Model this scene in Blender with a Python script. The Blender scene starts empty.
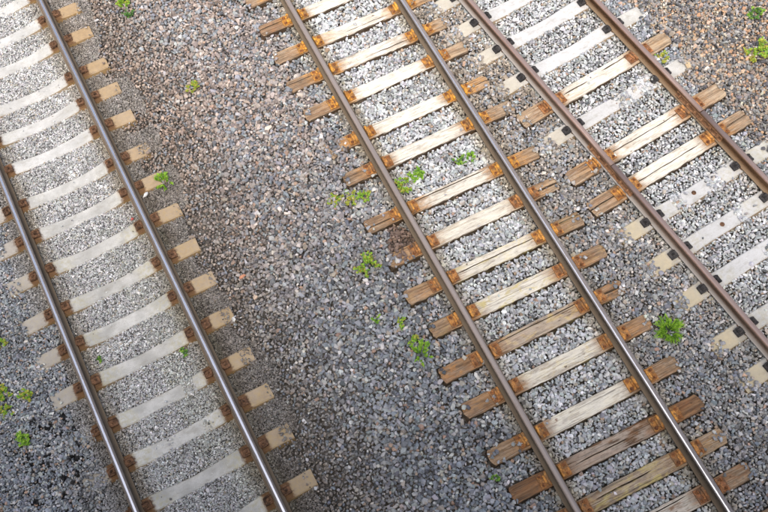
import bpy, bmesh, math, random
import numpy as np
from mathutils import Vector, Matrix

# ------------------------------------------------------------------ camera, sky, sun, exposure
scene = bpy.context.scene
COL = scene.collection
RAD = math.radians

cam_data = bpy.data.cameras.new('camera')
cam_data.sensor_width = 36.0
cam_data.lens = 903.704 / 768 * 36.0
cam_data.clip_end = 2000
cam = bpy.data.objects.new('camera', cam_data)
COL.objects.link(cam)
cam.location = (-2.91639, 0.0, 10.48036)
cam.rotation_euler = (0.4304416, 0.0527960, -0.4530027)
scene.camera = cam

SUN_ELEV, SUN_AZ = 62.5, 206.0          # azimuth measured clockwise from +Y
world = bpy.data.worlds.new('World')
scene.world = world
world.use_nodes = True
wn = world.node_tree
bg = wn.nodes['Background']
sky = wn.nodes.new('ShaderNodeTexSky')
sky.sky_type = 'NISHITA'
sky.sun_disc = False
sky.sun_elevation = RAD(SUN_ELEV)
sky.sun_rotation = RAD(SUN_AZ)
sky.air_density = 1.0
sky.dust_density = 6.0
sky.ozone_density = 1.0
hs = wn.nodes.new('ShaderNodeHueSaturation')        # thin overcast: a paler sky
hs.inputs['Saturation'].default_value = 0.8
wn.links.new(sky.outputs[0], hs.inputs['Color'])
wn.links.new(hs.outputs[0], bg.inputs[0])
bg.inputs[1].default_value = 0.13

sd = bpy.data.lights.new('sun', 'SUN')
sd.energy = 1.5
sd.angle = RAD(50)
sd.color = (1.0, 0.95, 0.87)
sun = bpy.data.objects.new('sun', sd)
COL.objects.link(sun)
sdir = Vector((math.sin(RAD(SUN_AZ)) * math.cos(RAD(SUN_ELEV)), math.cos(RAD(SUN_AZ)) * math.cos(RAD(SUN_ELEV)), math.sin(RAD(SUN_ELEV))))
sun.rotation_euler = sdir.to_track_quat('Z', 'Y').to_euler()

vs = scene.view_settings
vs.view_transform = 'Standard'
vs.look = 'None'
vs.gamma = 1.0
vs.exposure = 0.92
vs.use_curve_mapping = False

# ------------------------------------------------------------------ helpers
rng = random.Random(7)
nrng = np.random.default_rng(11)


def mesh_obj(name, bm_or_me, mats, parent=None, loc=None, rot=None, smooth=False):
    if isinstance(bm_or_me, bmesh.types.BMesh):
        me = bpy.data.meshes.new(name)
        bmesh.ops.recalc_face_normals(bm_or_me, faces=bm_or_me.faces)
        bm_or_me.to_mesh(me)
        bm_or_me.free()
        for m in (mats if isinstance(mats, (list, tuple)) else [mats]):
            me.materials.append(m)
        if smooth:
            me.polygons.foreach_set('use_smooth', [True] * len(me.polygons))
    else:
        me = bm_or_me
    o = bpy.data.objects.new(name, me)
    COL.objects.link(o)
    if parent is not None:
        o.parent = parent
    if loc is not None:
        o.location = loc
    if rot is not None:
        o.rotation_euler = rot
    return o


def make_mesh(name, bm, mats, smooth=False):
    me = bpy.data.meshes.new(name)
    bmesh.ops.recalc_face_normals(bm, faces=bm.faces)
    bm.to_mesh(me)
    bm.free()
    for m in (mats if isinstance(mats, (list, tuple)) else [mats]):
        me.materials.append(m)
    if smooth:
        me.polygons.foreach_set('use_smooth', [True] * len(me.polygons))
    return me


def empty(name, loc, rz=0.0):
    o = bpy.data.objects.new(name, None)
    COL.objects.link(o)
    o.location = loc
    o.rotation_euler = (0, 0, rz)
    o.empty_display_size = 0.1
    return o


def tag(o, label=None, cat=None, group=None, kind=None):
    if label: o['label'] = label
    if cat: o['category'] = cat
    if group: o['group'] = group
    if kind: o['kind'] = kind
    return o


def add_box(bm, c, s, bev=0.0, rot=None, mat=0):
    r = bmesh.ops.create_cube(bm, size=1.0)
    vsx = r['verts']
    M = Matrix.Translation(c) @ (rot.to_4x4() if rot is not None else Matrix.Identity(4)) @ Matrix.Diagonal((s[0], s[1], s[2], 1))
    bmesh.ops.transform(bm, matrix=M, verts=vsx)
    fs = {f for v in vsx for f in v.link_faces}
    for f in fs: f.material_index = mat
    if bev:
        es = list({e for v in vsx for e in v.link_edges})
        bmesh.ops.bevel(bm, geom=es, offset=bev, segments=1, affect='EDGES')


def add_cyl(bm, p, r, h, n=6, r2=None, axis=None):
    ret = bmesh.ops.create_cone(bm, cap_ends=True, segments=n, radius1=r, radius2=r if r2 is None else r2, depth=h)
    M = Matrix.Translation(p)
    if axis is not None:
        M = M @ axis.to_4x4()
    bmesh.ops.transform(bm, matrix=M, verts=ret['verts'])


def add_tube(bm, pts, rad, n=6):
    rings = []
    for i, p in enumerate(pts):
        a = Vector(pts[max(i - 1, 0)]); b = Vector(pts[min(i + 1, len(pts) - 1)])
        d = (b - a).normalized()
        u = d.cross(Vector((0.31, 0.2, 0.93))).normalized()
        w = d.cross(u)
        rings.append([bm.verts.new(Vector(p) + (u * math.cos(t) + w * math.sin(t)) * rad) for t in [2 * math.pi * k / n for k in range(n)]])
    for r0, r1 in zip(rings, rings[1:]):
        for k in range(n):
            bm.faces.new((r0[k], r0[(k + 1) % n], r1[(k + 1) % n], r1[k]))
    bm.faces.new(rings[0][::-1]); bm.faces.new(rings[-1])


# ------------------------------------------------------------------ materials
class NT:
    """small node-tree writer"""
    def __init__(self, name):
        self.m = bpy.data.materials.new(name)
        self.m.use_nodes = True
        self.t = self.m.node_tree
        self.b = self.t.nodes['Principled BSDF']

    def n(self, typ, **kw):
        x = self.t.nodes.new(typ)
        for k, v in kw.items(): setattr(x, k, v)
        return x

    def l(self, a, b): self.t.links.new(a, b)

    def val(self, x, sock):
        if isinstance(x, (int, float)): sock.default_value = x
        elif isinstance(x, tuple): sock.default_value = x if len(x) == 4 or sock.type == 'VECTOR' else (*x, 1)
        else: self.l(x, sock)

    def math(self, op, a, b=0.0, clamp=False):
        x = self.n('ShaderNodeMath', operation=op, use_clamp=clamp)
        self.val(a, x.inputs[0]); self.val(b, x.inputs[1])
        return x.outputs[0]

    def mix(self, f, a, b, blend='MIX'):
        x = self.n('ShaderNodeMix', data_type='RGBA', blend_type=blend)
        self.val(f, x.inputs[0]); self.val(a, x.inputs[6]); self.val(b, x.inputs[7])
        return x.outputs[2]

    def noise(self, vec, scale, detail=4, rough=0.55, dist=0.0):
        x = self.n('ShaderNodeTexNoise')
        if vec is not None: self.l(vec, x.inputs['Vector'])
        x.inputs['Scale'].default_value = scale
        x.inputs['Detail'].default_value = detail
        x.inputs['Roughness'].default_value = rough
        x.inputs['Distortion'].default_value = dist
        return x.outputs[0]

    def ramp(self, f, lo, hi):
        x = self.n('ShaderNodeMapRange', interpolation_type='SMOOTHSTEP')
        self.l(f, x.inputs[0])
        x.inputs[1].default_value = lo; x.inputs[2].default_value = hi
        return x.outputs[0]

    def coords(self, scale=(1, 1, 1), seed=True):
        tc = self.n('ShaderNodeTexCoord')
        v = tc.outputs['Object']
        if seed:
            oi = self.n('ShaderNodeObjectInfo')
            cx = self.n('ShaderNodeCombineXYZ')
            for i, k in enumerate((37.0, 91.0, 53.0)):
                self.l(self.math('MULTIPLY', oi.outputs['Random'], k), cx.inputs[i])
            ad = self.n('ShaderNodeVectorMath', operation='ADD')
            self.l(v, ad.inputs[0]); self.l(cx.outputs[0], ad.inputs[1])
            v = ad.outputs[0]
        return tc.outputs['Object'], self.scaled(v, scale), v

    def scaled(self, v, s):
        x = self.n('ShaderNodeVectorMath', operation='MULTIPLY')
        self.l(v, x.inputs[0]); x.inputs[1].default_value = s
        return x.outputs[0]

    def prop(self, name):
        x = self.n('ShaderNodeAttribute', attribute_type='OBJECT', attribute_name=name)
        return x.outputs['Fac']

    def bump(self, h, strength, dist=0.01):
        x = self.n('ShaderNodeBump')
        x.inputs['Strength'].default_value = strength
        x.inputs['Distance'].default_value = dist
        self.l(h, x.inputs['Height'])
        self.l(x.outputs[0], self.b.inputs['Normal'])

    def out(self, col=None, rough=None, metal=None, spec=None):
        if col is not None: self.val(col, self.b.inputs['Base Color'])
        if rough is not None: self.val(rough, self.b.inputs['Roughness'])
        if metal is not None: self.val(metal, self.b.inputs['Metallic'])
        if spec is not None: self.val(spec, self.b.inputs['Specular IOR Level'])
        return self.m


def absx(N, vec):
    s = N.n('ShaderNodeSeparateXYZ'); N.l(vec, s.inputs[0])
    return s, N.math('ABSOLUTE', s.outputs[0])


def mat_wood():
    N = NT('weathered_timber')
    raw, g, v = N.coords((1.6, 26, 26))
    s, ax = absx(N, raw)
    grain = N.noise(g, 1.0, 6, 0.65, 0.6)
    fine = N.noise(N.scaled(v, (5, 120, 120)), 1.0, 4, 0.6)
    blot = N.noise(N.scaled(v, (3.0, 6.0, 6.0)), 1.0, 5, 0.6)
    blot2 = N.noise(N.scaled(v, (5.0, 11.0, 11.0)), 1.0, 4, 0.6, 1.0)
    tone = N.prop('tone'); bleach = N.prop('bleach'); rust = N.prop('rust')
    # bare aged timber
    brown = N.mix(N.ramp(grain, 0.3, 0.7), (0.052, 0.028, 0.016, 1), (0.255, 0.145, 0.075, 1))
    tan = N.mix(N.ramp(grain, 0.3, 0.72), (0.20, 0.14, 0.088, 1), (0.49, 0.385, 0.265, 1))
    brown = N.mix(N.math('MULTIPLY', N.ramp(blot, 0.45, 0.7), 0.5), brown, (0.26, 0.105, 0.042, 1))
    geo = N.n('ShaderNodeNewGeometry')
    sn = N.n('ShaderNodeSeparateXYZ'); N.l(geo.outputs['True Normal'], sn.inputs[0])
    topf = N.ramp(sn.outputs[2], 0.35, 0.75)          # only the top has weathered; creosoted sides painted near-black as a shadow line
    tr_ = N.ramp(s.outputs[0], 0.55, 0.75)
    base = N.mix(N.math('ADD', tone, N.math('MULTIPLY', tr_, N.prop('tone_right'))), brown, tan)
    base = N.mix(N.math('MULTIPLY', N.ramp(blot2, 0.46, 0.62), N.prop('patch')), base, N.mix(grain, (0.22, 0.075, 0.025, 1), (0.46, 0.22, 0.085, 1)))
    # pale crust of lime and dust, mostly between the rails
    inner = N.math('SUBTRACT', 1.0, N.ramp(N.math('ADD', ax, N.math('MULTIPLY', N.math('SUBTRACT', blot, 0.5), 0.45)), 0.42, 0.66))
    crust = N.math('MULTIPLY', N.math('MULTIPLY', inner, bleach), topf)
    base = N.mix(topf, N.mix(grain, (0.035, 0.024, 0.016, 1), (0.11, 0.068, 0.04, 1)), base)  # dark side colour puts the shade along the lower edges into the timber
    hole = N.ramp(N.math('ADD', N.math('MULTIPLY', blot, 0.55), N.math('MULTIPLY', grain, 0.45)), 0.41, 0.50)
    crust = N.math('MULTIPLY', crust, N.math('MAXIMUM', hole, N.math('MULTIPLY', N.math('SUBTRACT', bleach, 0.72), 3.0, True)))
    pale = N.mix(N.ramp(blot2, 0.3, 0.75), (0.62, 0.585, 0.50, 1), (0.82, 0.79, 0.71, 1))
    pale = N.mix(N.ramp(fine, 0.30, 0.52), (0.42, 0.38, 0.31, 1), pale)
    col = N.mix(crust, base, pale)
    # yellow green lichen
    col = N.mix(N.math('MULTIPLY', N.ramp(blot2, 0.46, 0.66), N.math('MULTIPLY', N.prop('lichen'), N.math('ADD', 0.25, N.math('MULTIPLY', inner, 0.75)))), col, (0.48, 0.40, 0.16, 1))
    # rust run-off around the plates
    gr0 = N.noise(N.scaled(v, (12, 22, 22)), 1.0, 5, 0.7)
    dr = N.math('ABSOLUTE', N.math('SUBTRACT', ax, 0.7525))
    rm = N.math('SUBTRACT', 1.0, N.ramp(N.math('ADD', dr, N.math('ADD', N.math('MULTIPLY', N.math('SUBTRACT', blot2, 0.5), 0.6), N.math('MULTIPLY', N.math('SUBTRACT', N.noise(N.scaled(v, (1.3, 1.0, 1.0)), 1.0, 2, 0.5), 0.5), 0.7))), 0.10, 0.38))
    rm = N.math('MULTIPLY', N.math('MULTIPLY', rm, N.math('MULTIPLY', rust, N.math('ADD', 0.55, N.math('MULTIPLY', N.ramp(gr0, 0.35, 0.6), 0.45)))), N.math('ADD', 0.12, N.math('MULTIPLY', topf, 0.88)))
    hu = N.prop('hue')
    rc = N.mix(N.ramp(N.math('MULTIPLY', N.math('ADD', grain, gr0), 0.5), 0.36, 0.64), N.mix(hu, (0.075, 0.038, 0.02, 1), (0.22, 0.09, 0.02, 1)), N.mix(hu, (0.33, 0.15, 0.062, 1), (0.66, 0.33, 0.07, 1)))
    col = N.mix(rm, col, rc)
    # grime and fine fibre relief
    gr = N.noise(N.scaled(v, (18, 30, 30)), 1.0, 6, 0.7)
    col = N.mix(N.math('MULTIPLY', N.ramp(gr, 0.50, 0.66), N.math('SUBTRACT', 0.5, N.math('MULTIPLY', crust, 0.38))), col, (0.10, 0.075, 0.055, 1))
    col = N.mix(N.math('MULTIPLY', N.ramp(fine, 0.52, 0.66), N.math('ADD', 0.05, N.math('MULTIPLY', tone, 0.5))), col, (0.66, 0.60, 0.50, 1))
    # dark checks along the grain
    ck = N.noise(N.scaled(v, (1.1, 60, 60)), 1.0, 3, 0.5, 0.4)
    col = N.mix(N.math('MULTIPLY', N.ramp(ck, 0.60, 0.70), 0.55), col, (0.045, 0.035, 0.028, 1))
    kn = N.noise(N.scaled(v, (9, 14, 14)), 1.0, 2, 0.5)
    col = N.mix(N.math('MULTIPLY', N.ramp(kn, 0.70, 0.76), 0.8), col, (0.09, 0.055, 0.03, 1))
    N.bump(N.math('ADD', N.math('MULTIPLY', grain, 0.7), N.math('MULTIPLY', fine, 0.3)), 0.7, 0.012)
    return N.out(col, 0.88, 0.0, 0.25)


def mat_concrete():
    N = NT('sleeper_concrete')
    raw, g, v = N.coords((4, 4, 4))
    s, ax = absx(N, raw)
    bl = N.noise(g, 1.0, 5, 0.6)
    fi = N.noise(v, 130.0, 3, 0.6)
    med = N.noise(v, 22.0, 4, 0.6)
    warm = N.prop('warm')
    c = N.mix(N.ramp(bl, 0.3, 0.7), (0.37, 0.368, 0.348, 1), (0.57, 0.568, 0.545, 1))
    inn = N.math('SUBTRACT', 1.0, N.math('MULTIPLY', N.ramp(ax, 0.68, 0.86), 0.85))
    c = N.mix(N.math('MULTIPLY', N.prop('pale'), inn), c, N.mix(bl, (0.50, 0.51, 0.525, 1), (0.66, 0.67, 0.69, 1)))
    c = N.mix(N.ramp(fi, 0.56, 0.70), c, (0.30, 0.285, 0.26, 1))
    c = N.mix(N.math('MULTIPLY', N.ramp(med, 0.55, 0.75), 0.35), c, (0.36, 0.335, 0.28, 1))
    oi = N.n('ShaderNodeObjectInfo')
    c = N.mix(N.math('MULTIPLY', oi.outputs['Random'], 0.22), c, (0.30, 0.28, 0.24, 1))
    c = N.mix(N.math('MULTIPLY', N.ramp(N.noise(v, 55.0, 2, 0.5), 0.70, 0.76), 0.8), c, (0.78, 0.78, 0.77, 1))
    c = N.mix(N.math('MULTIPLY', N.ramp(N.noise(N.scaled(v, (7, 16, 16)), 1.0, 5, 0.7), 0.50, 0.68), 0.38), c, (0.25, 0.225, 0.175, 1))
    # yellow grey lichen towards the inner ends
    li = N.math('MULTIPLY', N.ramp(N.math('ADD', ax, N.math('MULTIPLY', bl, 0.3)), 0.40, 0.62), N.prop('lichen'))
    c = N.mix(N.math('MULTIPLY', N.math('MULTIPLY', li, N.ramp(med, 0.4, 0.62)), 0.55), c, (0.40, 0.36, 0.20, 1))
    c = N.mix(N.math('MULTIPLY', N.math('SUBTRACT', 1.0, N.ramp(s.outputs[0], -0.98, -0.86)), N.math('MULTIPLY', N.prop('stub'), N.math('ADD', 0.35, N.math('MULTIPLY', bl, 0.8)))), c, N.mix(med, (0.33, 0.265, 0.15, 1), (0.60, 0.51, 0.34, 1)))
    # ochre stain on the outer end on the right hand rail
    sx = s.outputs[0]
    st = N.ramp(N.math('ADD', sx, N.math('MULTIPLY', N.math('SUBTRACT', bl, 0.5), 0.2)), 0.52, 0.66)
    c = N.mix(N.math('MULTIPLY', st, N.math('MULTIPLY', warm, 0.85)), c, N.mix(med, (0.19, 0.12, 0.055, 1), (0.45, 0.295, 0.13, 1)))
    c = N.mix(N.math('MULTIPLY', N.math('SUBTRACT', 1.0, N.ramp(s.outputs[0], -0.95, -0.80)), N.math('MULTIPLY', warm, 0.7)), c, N.mix(med, (0.17, 0.14, 0.115, 1), (0.42, 0.365, 0.31, 1)))
    dr = N.math('ABSOLUTE', N.math('SUBTRACT', ax, 0.7525))
    rm = N.math('SUBTRACT', 1.0, N.ramp(N.math('ADD', dr, N.math('MULTIPLY', N.math('SUBTRACT', med, 0.5), 0.12)), 0.150, 0.205))
    c = N.mix(N.math('MULTIPLY', rm, N.prop('seat')), c, N.mix(med, (0.07, 0.040, 0.022, 1), (0.21, 0.115, 0.055, 1)))
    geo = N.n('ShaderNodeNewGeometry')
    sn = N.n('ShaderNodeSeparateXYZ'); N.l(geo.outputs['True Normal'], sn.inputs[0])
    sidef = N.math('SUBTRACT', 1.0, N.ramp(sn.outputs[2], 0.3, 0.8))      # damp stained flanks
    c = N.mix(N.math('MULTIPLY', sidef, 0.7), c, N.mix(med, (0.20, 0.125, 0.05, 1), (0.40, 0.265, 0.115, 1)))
    N.bump(N.math('ADD', N.math('MULTIPLY', fi, 0.5), med), 0.35, 0.006)
    return N.out(c, 0.9, 0.0, 0.25)


def mat_rust(name, a, b, rough=0.85, scale=40.0):
    N = NT(name)
    raw, g, v = N.coords((1, 1, 1))
    n1 = N.noise(v, scale, 5, 0.65)
    n2 = N.noise(v, scale * 0.2, 3, 0.6)
    f = N.ramp(N.math('ADD', N.math('MULTIPLY', n1, 0.5), N.math('MULTIPLY', n2, 0.5)), 0.36, 0.64)
    N.bump(n1, 0.5, 0.004)
    return N.out(N.mix(f, a, b), rough, 0.0, 0.3)


def mat_railhead(name, band, edge, rough, metal, cx, hw):
    """worn running band (centre cx, half width hw) between duller edges"""
    N = NT(name)
    raw, g, v = N.coords((60, 0.8, 60))
    st = N.noise(g, 1.0, 4, 0.6)
    bl = N.noise(v, 3.0, 4, 0.6)
    sp = N.noise(v, 60.0, 3, 0.6)
    s = N.n('ShaderNodeSeparateXYZ'); N.l(raw, s.inputs[0])
    d = N.math('ABSOLUTE', N.math('SUBTRACT', s.outputs[0], cx))
    d = N.math('ADD', d, N.math('MULTIPLY', N.math('SUBTRACT', bl, 0.5), 0.012))
    m = N.math('SUBTRACT', 1.0, N.ramp(d, hw - 0.003, hw + 0.004))
    c = N.mix(m, N.mix(N.ramp(sp, 0.35, 0.65), edge, tuple(1.35 * q for q in edge[:3])), N.mix(N.ramp(st, 0.3, 0.7), tuple(0.8 * q for q in band[:3]), band))
    c = N.mix(N.math('MULTIPLY', N.ramp(N.math('ADD', N.math('MULTIPLY', bl, .5), N.math('MULTIPLY', sp, .5)), 0.54, 0.70), 0.4), c, (0.13, 0.085, 0.065, 1))
    r = N.math('ADD', N.math('MULTIPLY', N.math('SUBTRACT', 1.0, m), 0.3), N.math('ADD', rough, N.math('MULTIPLY', bl, 0.12)))
    N.bump(N.math('ADD', st, sp), 0.08, 0.002)
    return N.out(c, r, N.math('MULTIPLY', m, metal), 0.5)


def mat_railside(name, a, b, c3):
    N = NT(name)
    raw, g, v = N.coords((8, 1.2, 8))
    bl = N.noise(g, 1.0, 5, 0.6)
    fi = N.noise(v, 45.0, 4, 0.65)
    s = N.n('ShaderNodeSeparateXYZ'); N.l(raw, s.inputs[0])
    c = N.mix(N.ramp(N.math('ADD', N.math('MULTIPLY', bl, .6), N.math('MULTIPLY', fi, .4)), 0.36, 0.64), a, b)
    foot = N.math('SUBTRACT', 1.0, N.ramp(s.outputs[2], -0.150, -0.128))
    c = N.mix(N.math('MULTIPLY', foot, 0.8), c, N.mix(fi, c3, tuple(0.7 * q for q in c3[:3])))
    N.bump(fi, 0.3, 0.004)
    return N.out(c, 0.8, 0.0, 0.3)


def mat_plate(name, k):
    """rust that runs from brown to yellow orange with the object property hue"""
    N = NT(name)
    raw, g, v = N.coords((1, 1, 1))
    n1 = N.noise(v, 40.0, 5, 0.65)
    n2 = N.noise(v, 9.0, 3, 0.6)
    f = N.ramp(N.math('ADD', N.math('MULTIPLY', n1, 0.5), N.math('MULTIPLY', n2, 0.5)), 0.38, 0.62)
    h = N.prop('hue')
    lo = N.mix(h, (0.11 * k, 0.052 * k, 0.030 * k, 1), (0.30 * k, 0.115 * k, 0.02 * k, 1))
    hi = N.mix(h, (0.46 * k, 0.195 * k, 0.085 * k, 1), (0.72 * k, 0.36 * k, 0.055 * k, 1))
    n3 = N.noise(v, 14.0, 4, 0.7)
    c = N.mix(N.math('MULTIPLY', N.ramp(n3, 0.42, 0.62), 0.75), N.mix(f, lo, hi), (0.13, 0.085, 0.055, 1))
    N.bump(n1, 0.6, 0.004)
    return N.out(c, 0.85, 0.0, 0.3)


def mat_stone(name):
    N = NT(name)
    at = N.n('ShaderNodeAttribute', attribute_type='INSTANCER', attribute_name='col')
    tc = N.n('ShaderNodeTexCoord')
    n1 = N.noise(tc.outputs['Object'], 2.6, 4, 0.65)
    c = N.mix(0.55, at.outputs['Color'], N.mix(n1, (0.25, 0.25, 0.25, 1), (0.85, 0.84, 0.82, 1)), 'OVERLAY')
    return N.out(c, 0.85, 0.0, 0.3)


def mat_leaf(name, a, b):
    N = NT(name)
    raw, g, v = N.coords((1, 1, 1))
    n1 = N.noise(v, 30.0, 3, 0.6)
    c = N.mix(N.ramp(n1, 0.35, 0.65), a, b)
    N.b.inputs['Subsurface Weight'].default_value = 0.0
    m = N.out(c, 0.5, 0.0, 0.35)
    tr = N.n('ShaderNodeBsdfTranslucent'); N.l(c, tr.inputs[0])
    mx = N.n('ShaderNodeMixShader'); mx.inputs[0].default_value = 0.35
    out = [x for x in N.t.nodes if x.type == 'OUTPUT_MATERIAL'][0]
    N.l(N.b.outputs[0], mx.inputs[1]); N.l(tr.outputs[0], mx.inputs[2]); N.l(mx.outputs[0], out.inputs[0])
    return m


def mat_ground():
    N = NT('ground_dirt')
    tc = N.n('ShaderNodeTexCoord')
    vo = N.n('ShaderNodeTexVoronoi'); vo.inputs['Scale'].default_value = 22.0
    N.l(tc.outputs['Object'], vo.inputs['Vector'])
    n1 = N.noise(tc.outputs['Object'], 3.0, 4)
    sep = N.n('ShaderNodeSeparateColor'); N.l(vo.outputs['Color'], sep.inputs[0])
    c = N.mix(sep.outputs[0], (0.025, 0.023, 0.020, 1), (0.15, 0.14, 0.13, 1))
    c = N.mix(N.math('MULTIPLY', n1, 0.7), c, (0.07, 0.058, 0.045, 1))
    N.bump(vo.outputs['Distance'], 0.9, 0.03)
    return N.out(c, 0.95, 0.0, 0.2)


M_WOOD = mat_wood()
M_CONC = mat_concrete()
M_PLATE = mat_plate('rusty_plate', 0.9)
M_PLATE2 = mat_plate('rusty_rib', 1.12)
M_SCREW = mat_rust('rusty_screw', (0.10, 0.04, 0.02, 1), (0.33, 0.14, 0.05, 1))
M_CLIP = mat_rust('brown_clip', (0.038, 0.022, 0.014, 1), (0.20, 0.105, 0.058, 1))
M_BLACK = mat_rust('black_clip', (0.010, 0.010, 0.011, 1), (0.06, 0.055, 0.055, 1), 0.6)
M_FISH = mat_rust('fishplate_rust', (0.11, 0.055, 0.028, 1), (0.33, 0.175, 0.09, 1))
M_HEAD_POL = mat_railhead('polished_rail_head', (0.92, 0.92, 0.96, 1), (0.12, 0.102, 0.092, 1), 0.16, 1.0, 0.0, 0.0105)
M_HEAD_MID = mat_railhead('worn_rail_head', (0.78, 0.78, 0.82, 1), (0.165, 0.145, 0.14, 1), 0.22, 0.95, -0.017, 0.006)
M_HEAD_DULL = mat_railhead('dull_rail_head', (0.30, 0.255, 0.235, 1), (0.18, 0.135, 0.11, 1), 0.42, 0.3, 0.004, 0.026)
M_HEAD_RUST = mat_railhead('rusty_rail_head', (0.29, 0.215, 0.195, 1), (0.18, 0.11, 0.085, 1), 0.45, 0.25, 0.004, 0.028)
M_SIDE_GREY = mat_railside('rail_side_grey', (0.055, 0.042, 0.030, 1), (0.15, 0.115, 0.082, 1), (0.20, 0.15, 0.10, 1))
M_SIDE_BROWN = mat_railside('rail_side_brown', (0.075, 0.038, 0.018, 1), (0.19, 0.105, 0.05, 1), (0.27, 0.20, 0.13, 1))
M_SIDE_PALE = mat_railside('rail_side_pale_foot', (0.10, 0.062, 0.04, 1), (0.20, 0.14, 0.10, 1), (0.42, 0.40, 0.38, 1))
M_STONE = mat_stone('ballast_stone')
M_GROUND = mat_ground()
M_LEAF = mat_leaf('fresh_leaf', (0.12, 0.30, 0.02, 1), (0.36, 0.56, 0.06, 1))
M_LEAFY = mat_leaf('yellow_leaf', (0.30, 0.30, 0.04, 1), (0.52, 0.48, 0.08, 1))
M_LEAFD = mat_leaf('dark_leaf', (0.05, 0.14, 0.03, 1), (0.12, 0.26, 0.05, 1))
M_BRIDGE = mat_rust('bridge_concrete', (0.22, 0.21, 0.20, 1), (0.32, 0.31, 0.29, 1), 0.9, 6.0)

# ------------------------------------------------------------------ tracks: local frames
G = 1.505
TR = {1: (-4.37994, 0.0396024), 2: (0.0, 0.0), 3: (3.168065, 0.1051463)}


def W(t, u, v, z=0.0):
    o, a = TR[t]
    return Vector((math.cos(a) * (o + u) - math.sin(a) * v, math.sin(a) * (o + u) + math.cos(a) * v, z))


def to_local(t, x, y):
    o, a = TR[t]
    return x * math.cos(a) + y * math.sin(a) - o, -x * math.sin(a) + y * math.cos(a)


ZTOP = {1: -0.182, 2: -0.178, 3: -0.178}      # sleeper top at the rail seat (rail head top is z = 0)
GROUND_Z = -0.30

# ------------------------------------------------------------------ ground and bridge
bm = bmesh.new()
n = 24
gx = [-300, -120, -50, -25] + [-14 + 28 * i / n for i in range(n + 1)] + [25, 50, 120, 300]
gv = [[bm.verts.new((x, y + 4, GROUND_Z + (0.012 * rng.uniform(-1, 1) if abs(x) < 15 and abs(y) < 15 else 0))) for x in gx] for y in gx]
for j in range(len(gx) - 1):
    for i in range(len(gx) - 1):
        bm.faces.new((gv[j][i], gv[j][i + 1], gv[j + 1][i + 1], gv[j + 1][i]))
tag(mesh_obj('ground', bm, M_GROUND), kind='structure')

# the road bridge the photograph is taken from: it stands behind the camera and shades the lower part of the view
bdir = Vector((0.44, 0.898, 0)).normalized()
bax = Vector((bdir.y, -bdir.x, 0))
bo = Vector((-2.916, 0, 0))
brot = Matrix((bax, bdir, Vector((0, 0, 1)))).transposed()
BR_FRONT, BR_BACK, BR_UNDER, BR_TOP = -0.9, -13.0, 7.6, 8.8
bm = bmesh.new()
add_box(bm, (0, (BR_FRONT + BR_BACK) / 2, (BR_UNDER + BR_TOP) / 2), (70, BR_FRONT - BR_BACK, BR_TOP - BR_UNDER), 0.03)
for sx in (-30, 30):
    add_box(bm, (sx, (BR_FRONT + BR_BACK) / 2, (BR_UNDER + GROUND_Z) / 2 - 0.01), (1.4, -BR_BACK + BR_FRONT - 1.0, BR_UNDER - GROUND_Z), 0.03)
add_box(bm, (0, BR_FRONT - 0.2, BR_TOP + 0.45), (70, 0.22, 0.896), 0.02)
b = mesh_obj('bridge', bm, M_BRIDGE)
b.matrix_world = Matrix.Translation(bo) @ brot.to_4x4()
tag(b, kind='structure')

# ------------------------------------------------------------------ rails
PROF = [(0, 0), (0.012, -0.0004), (0.022, -0.0016), (0.029, -0.0042), (0.0335, -0.0085), (0.0355, -0.015), (0.0360, -0.036), (0.0100, -0.049), (0.0082, -0.060),
        (0.0082, -0.112), (0.0120, -0.128), (0.030, -0.139), (0.070, -0.148), (0.070, -0.160)]
PROF = PROF + [(-x, z) for x, z in PROF[:0:-1]]


def rail(name, t, side, v0, v1, head, sidem, label, group):
    bm = bmesh.new()
    L = v1 - v0
    nseg = max(2, int(L / 1.2))
    rings = []
    for k in range(nseg + 1):
        y = -L / 2 + L * k / nseg
        rings.append([bm.verts.new((x, y, z)) for x, z in PROF])
    m = len(PROF)
    for r0, r1 in zip(rings, rings[1:]):
        for k in range(m):
            f = bm.faces.new((r0[k], r0[(k + 1) % m], r1[(k + 1) % m], r1[k]))
            zc = (PROF[k][1] + PROF[(k + 1) % m][1]) / 2
            f.material_index = 0 if zc > -0.0125 else 1
            f.smooth = zc > -0.0125
    bm.faces.new(rings[0][::-1]).material_index = 1
    bm.faces.new(rings[-1]).material_index = 1
    o = mesh_obj(name, bm, [head, sidem], loc=W(t, side * G / 2, (v0 + v1) / 2), rot=(0, 0, TR[t][1]))
    return tag(o, label, 'rail', group)


VA, VB = -9.0, 26.0
JV = 4.15
rg = 'steel rails of the three tracks'
rail('rail', 1, -1, VA, VB, M_HEAD_POL, M_SIDE_GREY, 'polished bluish steel rail, leftmost rail in the photo', rg)
rail('rail', 1, 1, VA, VB, M_HEAD_POL, M_SIDE_GREY, 'polished steel right-hand rail of the left track, beside the ochre sleeper ends', rg)
rail('rail', 2, -1, VA, VB, M_HEAD_DULL, M_SIDE_GREY, 'dull brownish left-hand rail of the middle track with wooden sleepers', rg)
rail('rail', 2, 1, VA, VB, M_HEAD_MID, M_SIDE_GREY, 'right-hand rail of the middle wooden-sleeper track with a bright polished edge', rg)
re_up = rail('rail', 3, -1, JV + 0.006, VB, M_HEAD_RUST, M_SIDE_PALE, 'left-hand rail of the right track, the length above its bolted joint', rg)
re_dn = rail('rail', 3, -1, VA, JV - 0.006, M_HEAD_RUST, M_SIDE_PALE, 'left-hand rail of the right track, the length below its bolted joint', rg)
rf_up = rail('rail', 3, 1, JV + 0.006, VB, M_HEAD_RUST, M_SIDE_BROWN, 'rusty brown rightmost rail, the length above its bolted joint', rg)
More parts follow.
